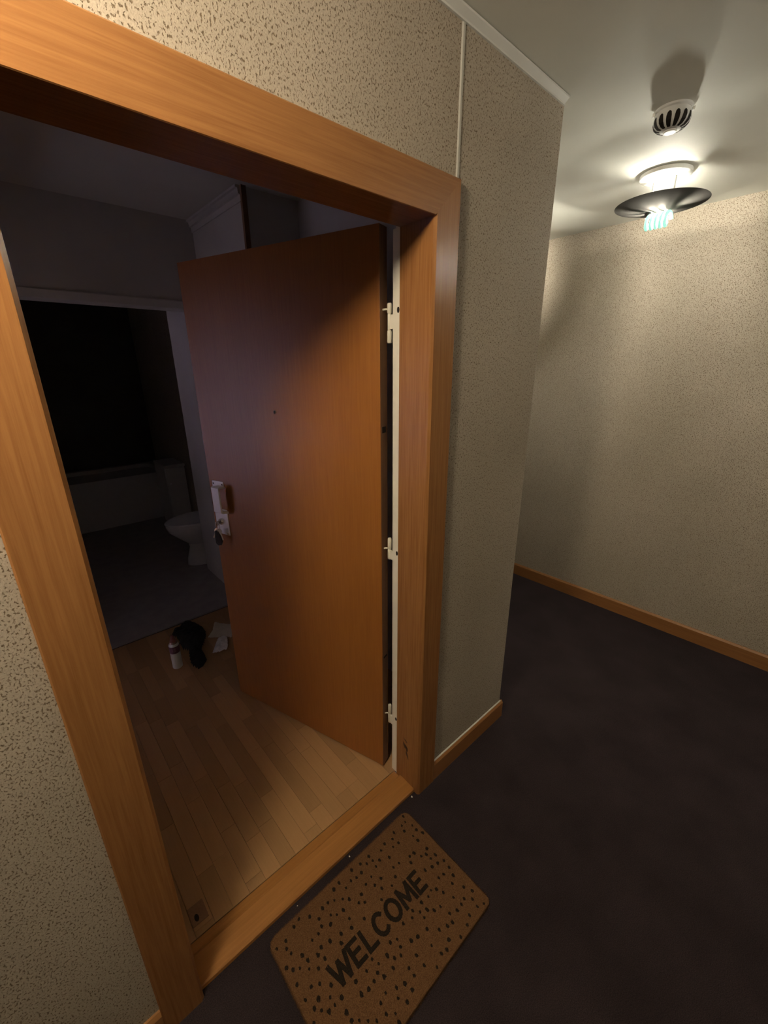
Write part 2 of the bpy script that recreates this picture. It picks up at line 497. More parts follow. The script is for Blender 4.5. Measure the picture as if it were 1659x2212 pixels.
# local frame: +x from hinge edge along the leaf, +y out of the leaf towards the hallway, z up
tdir = Vector((-math.cos(DA), math.sin(DA), 0)); ndir = Vector((-math.sin(DA), -math.cos(DA), 0))
door = bpy.data.objects.new('door_1', None); C.objects.link(door)
door.matrix_world = Matrix(((tdir.x, ndir.x, 0, DP.x), (tdir.y, ndir.y, 0, DP.y), (0, 0, 1, 0), (0, 0, 0, 1)))
struct(door, 'plain orange-brown wooden entrance door standing open into the flat', 'door')
VE = 0.0035
box('leaf_core', 0.0, DWID, -DT + VE, -VE, DZ0, DZ1, M['leaf_edge'], door)
leaf = box('leaf_face', 0.0, DWID, -VE, 0.0, DZ0, DZ1, M['leaf'], door, bevel=.0008)
box('leaf_face', 0.0, DWID, -DT, -DT + VE, DZ0, DZ1, M['leaf'], door)
box('edge_notch', -.0008, .01, -DT + .010, -.011, 1.472, 1.492, M['dark'], door)
box('edge_notch', -.0008, .01, -DT + .008, -.012, 0.575, 0.583, M['dark'], door)
# peephole
bm = bmesh.new()
bm_lathe(bm, [(0.0, 0.0012), (0.0042, 0.0012), (0.0050, 0.0032), (0.0075, 0.0026), (0.0085, 0.0)], 20)
pe = obj('peephole', bm, M['brass'], door, smooth=True); pe.location = (0.461, 0, 1.52); pe.rotation_euler = (-PI / 2, 0, 0)
bm = bmesh.new(); bm_lathe(bm, [(0.0, 0.0026), (0.002, 0.0022), (0.0042, 0.0012)], 14)
pl = obj('lens', bm, M['black'], pe, smooth=True)
# pull handle with lock plate
hd = bpy.data.objects.new('pull_handle', None); C.objects.link(hd); hd.parent = door
tf = box('mounting_foot', .808, .880, 0, .004, 1.173, 1.203, M['alu'], hd, bevel=.001)
for s in (.815, .872):
    bm = bmesh.new(); bm_lathe(bm, [(0.0, 0.0016), (0.003, 0.0014), (0.0038, 0.0)], 12)
    sc = obj('screw', bm, M['black'], hd, smooth=True); sc.location = (s, .004, 1.190); sc.rotation_euler = (-PI / 2, 0, 0)
bm = bmesh.new()
# bar in side profile: foot at top and bottom, standing off the door
prof = [(0.004, 1.176), (0.004, 1.184), (0.036, 1.188), (0.043, 1.184), (0.043, 1.072), (0.037, 1.066), (0.004, 1.058), (0.004, 1.068), (0.034, 1.076), (0.036, 1.080), (0.036, 1.177), (0.034, 1.180)]
bm_prism(bm, prof, 'x', .795, .841)
obj('grip_bar', bm, M['alu'], hd)
bm = bmesh.new(); bm_box(bm, .806, .888, 0, .005, .948, 1.072)
obj('lock_plate', bm, M['alu'], hd, bevel=.0015)
bm = bmesh.new(); bm_lathe(bm, [(0.0, 0.012), (0.012, 0.012), (0.0145, 0.009), (0.0155, 0.0)], 24)
lc = obj('lock_cylinder', bm, M['steel'], hd, smooth=True); lc.location = (.848, .005, 1.012); lc.rotation_euler = (-PI / 2, 0, 0)
bm = bmesh.new(); bm_lathe(bm, [(0.0, 0.0016), (0.003, 0.0014), (0.0038, 0.0)], 12)
sc = obj('screw', bm, M['brass'], hd, smooth=True); sc.location = (.818, .005, .955); sc.rotation_euler = (-PI / 2, 0, 0)

# hinges
def hinge(zs, wing):
    h = bpy.data.objects.new('hinge', None); C.objects.link(h); h.parent = frame
    ax = Vector((0.8800, 0.1655, 0))
    for k, (a, b) in enumerate(zs):
        bm = bmesh.new()
        r = .0075 if k != 1 or len(zs) == 2 else .0062
        bm_lathe(bm, [(0.0, a), (r * .7, a), (r, a + .003), (r, b - .0035), (r * .75, b), (0.0, b)], 18, (ax.x, ax.y, 0))
        obj('knuckle', bm, M['cream'], h, smooth=True)
    a, b = zs[-1] if len(zs) == 2 else zs[1]
    bm = bmesh.new(); bm_prism(bm, [(ax.x - .004, .142), (ax.x + .003, .142), (ax.x + .003, ax.y), (ax.x - .004, ax.y)], 'z', a + .003, b - .003)
    obj('frame_wing', bm, M['cream'], h)
    bm = bmesh.new()
    bm_tube(bm, [(ax.x + .0, ax.y + .004, wing), (0.8705, 0.1795, wing - .001), (0.8665, 0.1806, wing - .0015)], .0028, 8)
    obj('pin', bm, M['cream'], h)
hinge([(1.829, 1.858), (1.783, 1.829), (1.747, 1.783)], 1.842)
hinge([(1.055, 1.098), (1.016, 1.055)], 1.058)
hinge([(0.297, 0.343), (0.250, 0.297)], 0.296)

# key bunch hanging from the lock
kb = bpy.data.objects.new('key_bunch', None); C.objects.link(kb)
kb.matrix_world = door.matrix_world @ Matrix.Translation((.848, .020, 1.0))
tag(kb, 'bunch of keys with a black fob hanging from the door lock', 'keys')
def key(name, ang, off, mat, parent, s=1.0):
    bm = bmesh.new()
    # bow
    n = 16
    prof = [(0.011 * math.cos(2 * PI * k / n), -.011 + 0.0125 * math.sin(2 * PI * k / n)) for k in range(n)]
    bm_prism(bm, [(x * s, z * s) for x, z in prof], 'y', -.001, .001)
    bm_prism(bm, [(x * s, z * s) for x, z in [(-.0035, -.022), (-.0035, -.050), (0, -.054), (.0035, -.050), (.0035, -.044), (.0018, -.042), (.0035, -.040), (.0035, -.035), (.0015, -.033), (.0035, -.031), (.0035, -.022)]], 'y', -.0009, .0009)
    o = obj(name, bm, mat, parent)
    o.location = off; o.rotation_euler = ang
    return o
key('key', (0, PI * .5, PI * .5), (0, .020, .010), M['steel'], kb)
bm = bmesh.new()
bm_tube(bm, [(0.0 + .012 * math.cos(a), .012 + .003 * math.sin(a * 2), -.006 + .013 * math.sin(a)) for a in [2 * PI * k / 24 for k in range(25)]], .0011, 6)
obj('ring', bm, M['steel'], kb)
key('key', (0.1, 0.30, 0.5), (-.004, .012, -.016), M['alu'], kb, 1.05)
key('key', (-.1, -.16, -0.4), (.004, .016, -.018), M['steel'], kb, 1.05)
key('key', (.15, -.42, .2), (.006, .011, -.016), M['brass'], kb, .95)
bm = bmesh.new()
bm_prism(bm, [(-.007, 0), (-.018, -.03), (-.021, -.058), (-.012, -.072), (.004, -.074), (.014, -.062), (.012, -.03), (.005, 0)], 'y', -.004, .004)
fb = obj('fob', bm, M['black'], kb, bevel=.002); fb.location = (.006, .018, -.022); fb.rotation_euler = (0.05, 0.12, 0.3)

# ================================================================== FLAT INTERIOR
YB = 1.955
XR = 1.0                    # right wall of the flat's entry hall
XLF = -0.5                  # left wall of the entry hall
fl = box('floor_flat', XLF - 2.9, E - .16, 0.131, YB, -.1, -.008, M['dark'])
struct(fl, 'light brown strip wood floor of the flat behind the threshold', 'wood floor')
pm = bpy.data.meshes.new('plank')
bm = bmesh.new(); bm_box(bm, -.5, .5, -.5, .5, -1, 0); bm.to_mesh(pm); bm.free(); pm.materials.append(M['plank'])
pw = 0.0588
col = 0
x = XLF + pw / 2
rp = random.Random(21)
while x < E - .17:
    y = 0.1345 - rp.uniform(0, .3)
    while y < YB - .02:
        ln = rp.choice((.22, .28, .33, .40, .47))
        y1e = YB - .02 if YB - .02 - (y + ln) < .06 else y + ln
        ln = y1e - y
        y0, y1 = max(y, .1345), y1e
        if y1 - y0 > .004:
            p = bpy.data.objects.new('plank', pm); C.objects.link(p); p.parent = fl
            p.scale = (pw - .0007, y1 - y0 - .0007, .008)
            p.location = (x, (y0 + y1) / 2, rp.uniform(-.0002, .0002))
        y += ln
    x += pw
# room to the left of the entry hall: slab darkened to cut bounced light
struct(box('floor_living', XLF - 2.9, XLF, 0.131, 4.2, -.1, 0.0, M['living']), 'darkened floor of the room left of the entry hall', 'floor')
struct(box('floor_bathroom', XLF - .2, E - .16, YB, 5.2, -.1, 0.002, M['bath_floor']), 'grey bathroom floor beyond the strip wood floor', 'bathroom floor')
struct(boxes('wall_flat_right', [(XR, XR + .1, 1.3, 2.66, 0, CZ), (XR + .1, E - .16, 1.3, 1.38, 0, CZ)], M['inner_wall']),
       'grey painted wall behind the open door leaf', 'wall')
struct(box('wall_flat_recess', E - .176, E - .16, WT, 1.3, 0, CZ, M['inner_wall']), 'grey painted wall in the recess behind the open door', 'wall')
struct(boxes('wall_flat_left', [(XLF - .1, XLF, WT, 1.12, 0, CZ), (XLF - .1, XLF, 1.92, 2.15, 0, CZ), (XLF - .1, XLF, 3.1, 5.2, 0, CZ), (XLF - .1, XLF, 2.15, 3.1, 0, 1.1), (XLF - .1, XLF, 2.15, 3.1, 1.9, CZ), (XLF - .1, XLF, 1.12, 1.92, 2.0, CZ)], M['inner_wall']),
       'grey painted wall of the entry hall with an open doorway', 'wall')
struct(box('wall_bulkhead', XLF, XR, YB, YB + .12, 2.005, CZ, M['inner_wall']), 'grey wall panel above the bathroom opening', 'wall')
bm = bmesh.new()
bm_prism(bm, [(YB, 2.049), (YB - .008, 2.047), (YB - .012, 2.042), (YB - .012, 2.006), (YB - .004, 2.002), (YB + .12, 2.002), (YB + .12, 2.005), (YB, 2.005)], 'x', XLF, XR)
struct(obj('trim_6', bm, M['white']), 'white trim board along the top of the bathroom opening', 'trim')
bm = bmesh.new()
bm_prism(bm, [(XR, CZ - .06), (XR - .006, CZ - .06), (XR - .008, CZ - .036), (XR - .016, CZ - .033), (XR - .018, CZ - .012), (XR - .028, CZ - .010), (XR - .028, CZ), (XR, CZ)], 'y', 1.3, YB)
struct(obj('trim_7', bm, M['inner_wall']), 'grooved moulding under the ceiling inside the flat', 'moulding')
box_tr = box('trim_8', XR - .006, XR + .018, 1.286, 1.304, 0, CZ, M['leaf_edge'])
struct(box_tr, 'dark upright corner strip above the open door leaf', 'trim')
# bathroom shell
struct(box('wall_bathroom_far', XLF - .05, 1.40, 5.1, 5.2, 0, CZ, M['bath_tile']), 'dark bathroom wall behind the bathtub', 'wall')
# lived-in room on the left with its window
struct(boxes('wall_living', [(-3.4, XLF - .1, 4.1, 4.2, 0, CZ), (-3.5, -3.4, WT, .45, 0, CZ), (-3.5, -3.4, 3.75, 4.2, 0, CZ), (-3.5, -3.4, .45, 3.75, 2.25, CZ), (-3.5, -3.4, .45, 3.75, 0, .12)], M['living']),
       'darkened grey walls of the room left of the entry hall', 'wall')
wn = thing('window_1', (-3.45, 2.10, .12), 'wide window of the room left of the entry hall', 'window', kind='structure')
boxes('window_frame', [(-.03, .03, -1.65, 1.65, 0, .06), (-.03, .03, -1.65, 1.65, 2.07, 2.13)] + [(-.03, .03, y - .03, y + .03, .06, 2.07) for y in (-1.62, -.54, .54, 1.62)], M['white'], wn)
for y in (-1.08, 0, 1.08):
    box('pane', -.003, .003, y - .51, y + .51, .06, 2.07, M['glass'], wn)

w2 = thing('added_window', (XLF - .05, 2.625, 1.1), 'added window to the next room that brightens the bathroom', 'window', kind='structure')  # unseen window added to lift the light in the bathroom
boxes('window_frame', [(-.03, .03, -.475, .475, 0, .04), (-.03, .03, -.475, .475, .76, .80), (-.03, .03, -.475, -.435, .04, .76), (-.03, .03, .435, .475, .04, .76)], M['white'], w2)
box('pane', -.003, .003, -.435, .435, .04, .76, M['glass'], w2)

# toilet, facing into the bathroom from the recess
tl = thing('toilet', (1.155, 2.86, .002), 'white ceramic toilet beside the bathroom wall corner', 'toilet')
def superring(cx_, rx, ry, z, n=28, front=0.0):
    pts = []
    for k in range(n):
        a = 2 * PI * k / n
        x = math.cos(a); y = math.sin(a)
        pts.append((cx_ + rx * x, ry * y * (1 - .12 * max(0, -x)), z))
    return pts
def loft(bm, rings, cap0=True, cap1=True):
    R_ = [[bm.verts.new(p) for p in r] for r in rings]
    n = len(R_[0])
    for a, b in zip(R_, R_[1:]):
        for k in range(n):
            bm.faces.new([a[k], a[(k + 1) % n], b[(k + 1) % n], b[k]])
    if cap0: bm.faces.new(R_[0][::-1])
    if cap1: bm.faces.new(R_[-1])
bm = bmesh.new()
loft(bm, [superring(-.10, .155, .105, 0), superring(-.10, .15, .10, .05), superring(-.09, .125, .085, .16), superring(-.085, .14, .095, .22)])
obj('pedestal', bm, M['ceramic'], tl, smooth=True)
bm = bmesh.new()
loft(bm, [superring(-.085, .14, .095, .20), superring(-.10, .19, .13, .26), superring(-.12, .24, .165, .33), superring(-.125, .255, .18, .385), superring(-.125, .255, .18, .40),
          superring(-.125, .21, .14, .40), superring(-.125, .17, .11, .33), superring(-.12, .08, .05, .26)])
obj('bowl', bm, M['ceramic'], tl, smooth=True)
bm = bmesh.new()
loft(bm, [superring(-.125, .255, .183, .401), superring(-.125, .26, .186, .412), superring(-.125, .25, .18, .420)])
obj('lid', bm, M['ceramic'], tl, smooth=True)
box('cistern', .02, .15, -.19, .19, .40, .76, M['ceramic'], tl, bevel=.015)
box('cistern_neck', .0, .14, -.10, .10, .0, .41, M['ceramic'], tl, bevel=.02)
# bathtub along the far wall
tb = thing('bathtub', (0.55, 4.37, .002), 'pale bathtub along the dark far wall of the bathroom', 'bathtub')
box('side_panel', -1.03, .74, 0.02, .05, 0, .50, M['ceramic'], tb)
bm = bmesh.new()
def rrect(x0, x1, y0, y1, r, z, n=6):
    pts = []
    for (cx_, cy_, a0) in ((x1 - r, y1 - r, 0), (x0 + r, y1 - r, PI / 2), (x0 + r, y0 + r, PI), (x1 - r, y0 + r, 1.5 * PI)):
        for k in range(n):
            a = a0 + PI / 2 * k / (n - 1)
            pts.append((cx_ + r * math.cos(a), cy_ + r * math.sin(a), z))
    return pts
loft(bm, [rrect(-1.04, .75, 0, .71, .02, .50), rrect(-1.04, .75, 0, .71, .02, .545), rrect(-.95, .66, .08, .63, .12, .545), rrect(-.85, .56, .14, .57, .12, .14)], True, True)
obj('tub', bm, M['ceramic'], tb, smooth=True)
# boxy cabinet by the tub
cb = thing('bathroom_cabinet', (1.205, 4.09, .002), 'pale boxy low cabinet standing in front of the bathtub', 'cabinet')
box('body', -.10, .10, -.18, .2, .06, .67, M['white'], cb)
box('top', -.105, .105, -.195, .21, .67, .70, M['white'], cb, bevel=.004)
for s in (-1,):
    d_ = box('door', -.096, .096, -.197, -.181, .08, .66, M['white'], cb, bevel=.002)
    bm = bmesh.new(); bm_lathe(bm, [(0, .02), (.01, .018), (.012, .012), (.006, 0)], 12)
    k_ = obj('knob', bm, M['alu'], d_, smooth=True); k_.location = (s * .07, -.197, .5); k_.rotation_euler = (PI / 2, 0, 0)
box('plinth', -.095, .095, -.15, .19, 0, .06, M['white'], cb)

# ================================================================== THINGS ON THE FLAT'S FLOOR
bt = thing('bottle', (0.392, 1.492, .0004), 'white bottle with a purple band and reddish cap on the wood floor', 'bottle')
bm = bmesh.new(); bm_lathe(bm, [(0, 0), (.024, 0), (.0275, .004), (.0275, .115), (.0275, .155), (.026, .162), (.021, .172), (.0185, .175), (0, .175)], 28)
obj('body', bm, plain('bottle_white', (0.74, 0.78, 0.77), 0.35, var=.03), bt, smooth=True)
bm = bmesh.new(); bm_lathe(bm, [(.0277, .108), (.0281, .109), (.0281, .152), (.0277, .153)], 28)
lb = obj('label_band', bm, plain('bottle_purple', (0.17, 0.075, 0.125), 0.45, var=.1), bt, smooth=True)
bm = bmesh.new()
for a0, z0, z1 in ((-2.45, .118, .144), (-1.95, .118, .146)):
    n = 8
    A = []
    for k in range(n + 1):
        a = a0 + .4 * k / n
        A.append(((.0284 * math.cos(a), .0284 * math.sin(a))))
    for k in range(n):
        bm.faces.new([bm.verts.new((*A[k], z0)), bm.verts.new((*A[k + 1], z0)), bm.verts.new((*A[k + 1], z1)), bm.verts.new((*A[k], z1))])
obj('print_patch', bm, plain('bottle_print', (0.26, 0.15, 0.20), 0.45, var=.2, scale=200), lb)
bm = bmesh.new(); bm_lathe(bm, [(.0215, .1715), (.023, .168), (.0205, .177), (.0195, .178)], 28)
obj('collar', bm, plain('bottle_collar', (0.45, 0.32, 0.28), 0.2, metal=.5), bt, smooth=True)
bm = bmesh.new(); bm_lathe(bm, [(.0185, .175), (.0185, .180), (.014, .192), (.009, .207), (.0075, .216), (.006, .219), (0, .2195)], 24)
obj('cap', bm, plain('bottle_cap', (0.24, 0.085, 0.075), 0.4), bt, smooth=True)

def inside(poly, x, y):
    c = False
    n = len(poly)
    for i in range(n):
        x0, y0 = poly[i]; x1, y1 = poly[(i + 1) % n]
        if (y0 > y) != (y1 > y) and x < (x1 - x0) * (y - y0) / (y1 - y0) + x0:
            c = not c
    return c
def edge_dist(poly, x, y):
    best = 9
    n = len(poly)
    for i in range(n):
        x0, y0 = poly[i]; x1, y1 = poly[(i + 1) % n]
        dx, dy = x1 - x0, y1 - y0
        t = max(0, min(1, ((x - x0) * dx + (y - y0) * dy) / (dx * dx + dy * dy)))
        best = min(best, math.hypot(x - x0 - t * dx, y - y0 - t * dy))
    return best
def heap(name, poly, step, hfun, mat, loc, smooth=True, solid=0.0):
    """a crumpled sheet or heap over an outline: real relief, closed to the floor at its rim"""
    xs = [p[0] for p in poly]; ys = [p[1] for p in poly]
    nx = int((max(xs) - min(xs)) / step) + 2; ny = int((max(ys) - min(ys)) / step) + 2
    bm = bmesh.new(); g = {}
    for i in range(nx + 1):
        for j in range(ny + 1):
            x = min(xs) + (i - .5) * step; y = min(ys) + (j - .5) * step
            if inside(poly, x, y):
                g[i, j] = bm.verts.new((x - loc[0], y - loc[1], hfun(x, y, edge_dist(poly, x, y))))
    for (i, j) in list(g):
        q = [(i, j), (i + 1, j), (i + 1, j + 1), (i, j + 1)]
        if all(k in g for k in q):
            bm.faces.new([g[k] for k in q])
        else:
            for tri in ((0, 1, 3), (0, 1, 2), (0, 2, 3)):
                kk = [q[t] for t in tri]
                if all(k in g for k in kk):
                    bm.faces.new([g[k] for k in kk]); break
    loose = [v for v in bm.verts if not v.link_faces]
    bmesh.ops.delete(bm, geom=loose, context='VERTS')
    o = obj(name, bm, mat, smooth=smooth)
    o.location = (loc[0], loc[1], 0)
    if solid:
        md = o.modifiers.new('thickness', 'SOLIDIFY'); md.thickness = solid; md.offset = 1
    return o
cl_poly = [(.445, 1.80), (.475, 1.842), (.53, 1.872), (.59, 1.87), (.632, 1.807), (.64, 1.70), (.615, 1.64), (.577, 1.581), (.553, 1.54), (.548, 1.47), (.538, 1.41), (.50, 1.372), (.465, 1.375), (.447, 1.431), (.462, 1.50), (.478, 1.57), (.455, 1.62), (.462, 1.70), (.468, 1.75)]
def cl_h(x, y, d):
    k = min(1, d / .05)
    lump = .052 if y > 1.55 else .03
    lump = .03 + .026 * max(0, min(1, (y - 1.50) / .12))
    w = noise.noise(Vector((x * 22, y * 22, 3))) * .45 + noise.noise(Vector((x * 48, y * 40, 8))) * .25
    return .0015 + lump * math.sqrt(k * (2 - k)) * (1 + w)
tag(heap('garment', cl_poly, .007, cl_h, M['fabric'], (.53, 1.62)), 'crumpled black garment lying beside the white bottle', 'garment')
pp = [(.729, 1.806), (.765, 1.745), (.806, 1.70), (.785, 1.62), (.742, 1.525), (.70, 1.575), (.668, 1.598), (.616, 1.647), (.668, 1.69), (.70, 1.745)]
tag(heap('paper_sheet', pp, .008, lambda x, y, d: .001 + .010 * (.5 + .5 * math.sin(x * 26 + y * 9)) + .004 * noise.noise(Vector((x * 30, y * 30, 0))), M['paper'], (.71, 1.66), solid=.0006),
    'curled buff paper sheet lying next to the door leaf', 'paper')
wp = [(.705, 1.588), (.722, 1.566), (.712, 1.526), (.69, 1.470), (.669, 1.432), (.62, 1.440), (.581, 1.455), (.606, 1.495), (.640, 1.545), (.668, 1.585)]
tag(heap('plastic_wrapper', wp, .006, lambda x, y, d: .0125 + .012 * min(1, d / .03) * (1 + .8 * noise.noise(Vector((x * 55, y * 35, 2)))), M['wrapper'], (.65, 1.51), smooth=False, solid=.0006),
    'creased whitish plastic wrapper overlapping the buff paper', 'wrapper')
# metal floor plate behind the threshold by the latch-side jamb
fp = thing('floor_plate', (.054, .197, .0004), 'pale metal plate with a bolt hole on the floor by the jamb', 'floor plate')
box('plate', -.024, .026, -.03, .032, 0, .002, M['leaf_edge'], fp, bevel=.0006)
bm = bmesh.new(); bm_lathe(bm, [(0, .0026), (.0105, .0026), (.011, .0018)], 16)
bh = obj('bolt_hole', bm, M['dark'], fp); bh.location = (-.006, -.010, 0); bh.scale = (.6, 1.1, 1)
# crumbs on the carpet in front of the threshold
for (cx_, cy_, s, lab) in ((.522, -.004, .006, 'pale crumb on the carpet between threshold and middle of the doormat'),
                           (.848, -.002, .008, 'largest pale crumb on the carpet at the foot of the hinge-side casing'),
                           (.305, -.004, .0035, 'smallest pale speck between threshold and the W end of the doormat')):
    bm = bmesh.new(); bmesh.ops.create_icosphere(bm, subdivisions=1, radius=s * .5)
    for v in bm.verts:
        v.co = Vector((v.co.x * 1.1, v.co.y * .8, v.co.z * .5)) * (1 + .3 * noise.noise(v.co * 900))
    o = obj('crumb', bm, M['cream']); o.location = (cx_, cy_, s * .22); o.rotation_euler = (0, 0, cx_ * 9)
    tag(o, lab, 'crumb', 'crumbs along the threshold')

# ================================================================== DOORMAT
mat_o = thing('doormat', (0.486, -0.2295, 0), 'brown coir doormat with black dots and the word WELCOME', 'doormat')
MX, MY = 0.2985, 0.2005
bm = bmesh.new()
loft(bm, [rrect(-MX, MX, -MY, MY, .022, 0.0005), rrect(-MX, MX, -MY, MY, .022, .003)])
obj('backing', bm, M['rubber'], mat_o)
bm = bmesh.new()
def wob(ring, a):
    return [(x + a * noise.noise(Vector((x * 120, y * 120, 1))), y + a * noise.noise(Vector((x * 120, y * 120, 7))), z) for x, y, z in ring]
loft(bm, [wob(rrect(-MX, MX, -MY, MY, .022, .003, 14), .0), wob(rrect(-MX - .0005, MX + .0005, -MY - .0005, MY + .0005, .022, .0105, 14), .002), wob(rrect(-MX + .0035, MX - .0035, -MY + .0035, MY - .0035, .02, .0125, 14), .002)])
obj('coir_pile', bm, M['coir'], mat_o)

# lettering
LY0, LH = -.034, .069
SW = .0125
arc = lambda a0, a1, n: [(.5 + .5 * math.cos(math.radians(a0 + (a1 - a0) * k / n)), .5 + .5 * math.sin(math.radians(a0 + (a1 - a0) * k / n))) for k in range(n + 1)]
GL = {'W': [[(0, 1), (.26, 0), (.5, .85), (.74, 0), (1, 1)]],
      'E': [[(0, 0), (0, 1)], [(0, 1), (1, 1)], [(0, .52), (.85, .52)], [(0, 0), (1, 0)]],
      'L': [[(0, 1), (0, 0)], [(0, 0), (1, 0)]],
      'C': [arc(48, 312, 16)],
      'O': [arc(0, 360, 22)],
      'M': [[(0, 0), (.06, 1), (.5, .2), (.94, 1), (1, 0)]]}
word = (('W', -.196, .058), ('E', -.126, .030), ('L', -.078, .029), ('C', -.032, .040), ('O', .020, .042), ('M', .078, .046), ('E', .140, .030))
dark_tris = []
for ch, x0, wd in word:
    bm = bmesh.new()
    for ln in GL[ch]:
        P = [Vector((x * wd, SW / 2 + y * (LH - SW))) for x, y in ln]
        for p, q in zip(P, P[1:]):
            d = (q - p).normalized(); n_ = Vector((-d.y, d.x)) * SW / 2
            p2 = p - d * SW * .42; q2 = q + d * SW * .42
            quad = [p2 + n_, p2 - n_, q2 - n_, q2 + n_]
            bm.faces.new([bm.verts.new((v.x, v.y, len(dark_tris) % 60 * 1e-5)) for v in quad])
            w_ = [(v.x + x0, v.y + LY0) for v in quad]
            dark_tris += [w_[:3], [w_[0], w_[2], w_[3]]]
    lo = obj('letter', bm, M['coir_dark'], mat_o)
    lo.location = (x0, LY0, .0128)
# printed dots, scattered as on the mat, none under the word
rd = random.Random(5)
dots = []
tries = 0
while len(dots) < 190 and tries < 20000:
    tries += 1
    x, y = rd.uniform(-MX + .012, MX - .012), rd.uniform(-MY + .01, MY - .01)
    if -.205 < x < .20 and LY0 - .009 < y < LY0 + LH + .009:
        continue
    if all((x - a) ** 2 + (y - b) ** 2 > .0185 ** 2 for a, b, r in dots):
        dots.append((x, y, rd.uniform(.0034, .0056)))
bm = bmesh.new()
for x, y, r in dots:
    n = 9
    vs = [bm.verts.new((x + r * (1 + .3 * rd.uniform(-1, 1)) * math.cos(2 * PI * k / n), y + 1.25 * r * (1 + .3 * rd.uniform(-1, 1)) * math.sin(2 * PI * k / n), .0128)) for k in range(n)]
    bm.faces.new(vs)
do = obj('printed_dots', bm, M['coir_dark'], mat_o); do['kind'] = 'stuff'
# pile fibres, dark where the print is
def in_tri(t, x, y):
    (x0, y0), (x1, y1), (x2, y2) = t
    d1 = (x - x1) * (y0 - y1) - (x0 - x1) * (y - y1)
    d2 = (x - x2) * (y1 - y2) - (x1 - x2) * (y - y2)
    d3 = (x - x0) * (y2 - y0) - (x2 - x0) * (y - y0)
    return not ((d1 < 0 or d2 < 0 or d3 < 0) and (d1 > 0 or d2 > 0 or d3 > 0))
grid = {}
for x, y, r in dots:
    for i in range(int((x - .009) // .01), int((x + .009) // .01) + 1):
        for j in range(int((y - .010) // .01), int((y + .010) // .01) + 1):
            grid.setdefault((i, j), []).append((x, y, r))
V = []; F = []; MI = []
rf = random.Random(11)
for k in range(42000):
    x, y = rf.uniform(-MX + .001, MX - .001), rf.uniform(-MY + .001, MY - .001)
    if abs(x) > MX - .022 and abs(y) > MY - .022 and math.hypot(abs(x) - MX + .022, abs(y) - MY + .022) > .0225:
        continue
    dk = False
    if -.2 < x < .2 and LY0 - .002 < y < LY0 + LH + .002:
        dk = any(in_tri(t, x, y) for t in dark_tris) and rf.random() < .9
    else:
        dk = any((x - a) ** 2 + ((y - b) / 1.25) ** 2 < r * r for a, b, r in grid.get((int(x // .01), int(y // .01)), ())) and rf.random() < .9
    an = rf.uniform(0, PI); w = rf.uniform(.0003, .0007); h = rf.uniform(.0012, .0030)
    tx, ty = rf.gauss(0, .0016), rf.gauss(0, .0016)
    dx, dy = w * math.cos(an), w * math.sin(an)
    b0 = len(V)
    V += [(x - dx, y - dy, .0120), (x + dx, y + dy, .0120), (x + tx, y + ty, .0125 + h)]
    F.append((b0, b0 + 1, b0 + 2)); MI.append(1 if dk else 0)
for side in range(4):
    n = 2600 if side % 2 == 0 else 1700
    for k in range(n):
        t = rf.uniform(-1, 1)
        if side == 0: x, y, ox, oy = t * (MX - .02), -MY, 0, -1
        elif side == 2: x, y, ox, oy = t * (MX - .02), MY, 0, 1
        elif side == 1: x, y, ox, oy = MX, t * (MY - .02), 1, 0
        else: x, y, ox, oy = -MX, t * (MY - .02), -1, 0
        z = rf.uniform(.004, .0125); ln = rf.uniform(.0015, .0055); w = rf.uniform(.0003, .0006)
        b0 = len(V)
        V += [(x - oy * w - ox * .001, y + ox * w - oy * .001, z - w), (x + oy * w - ox * .001, y - ox * w - oy * .001, z + w), (x + ox * ln + rf.gauss(0, .001), y + oy * ln + rf.gauss(0, .001), z + rf.gauss(0, .001))]
        F.append((b0, b0 + 1, b0 + 2)); MI.append(0)
me = bpy.data.meshes.new('coir_fibres'); me.from_pydata(V, [], F)
me.materials.append(M['coir']); me.materials.append(M['coir_dark'])
me.polygons.foreach_set('material_index', MI)
fo = bpy.data.objects.new('coir_fibres', me); C.objects.link(fo); fo.parent = mat_o; fo['kind'] = 'stuff'

# ================================================================== CEILING LAMP
def coil(bm, cx_, z, length, R_, r, turns, along='y'):
    n = int(turns * 22)
    pts = []
    for k in range(n + 1):
        t = k / n
        a = 2 * PI * turns * t
        rr = R_
        y = (t - .5) * length
        pts.append((cx_ + rr * math.cos(a), y, z + rr * math.sin(a)))
    bm_tube(bm, pts, r, 8)

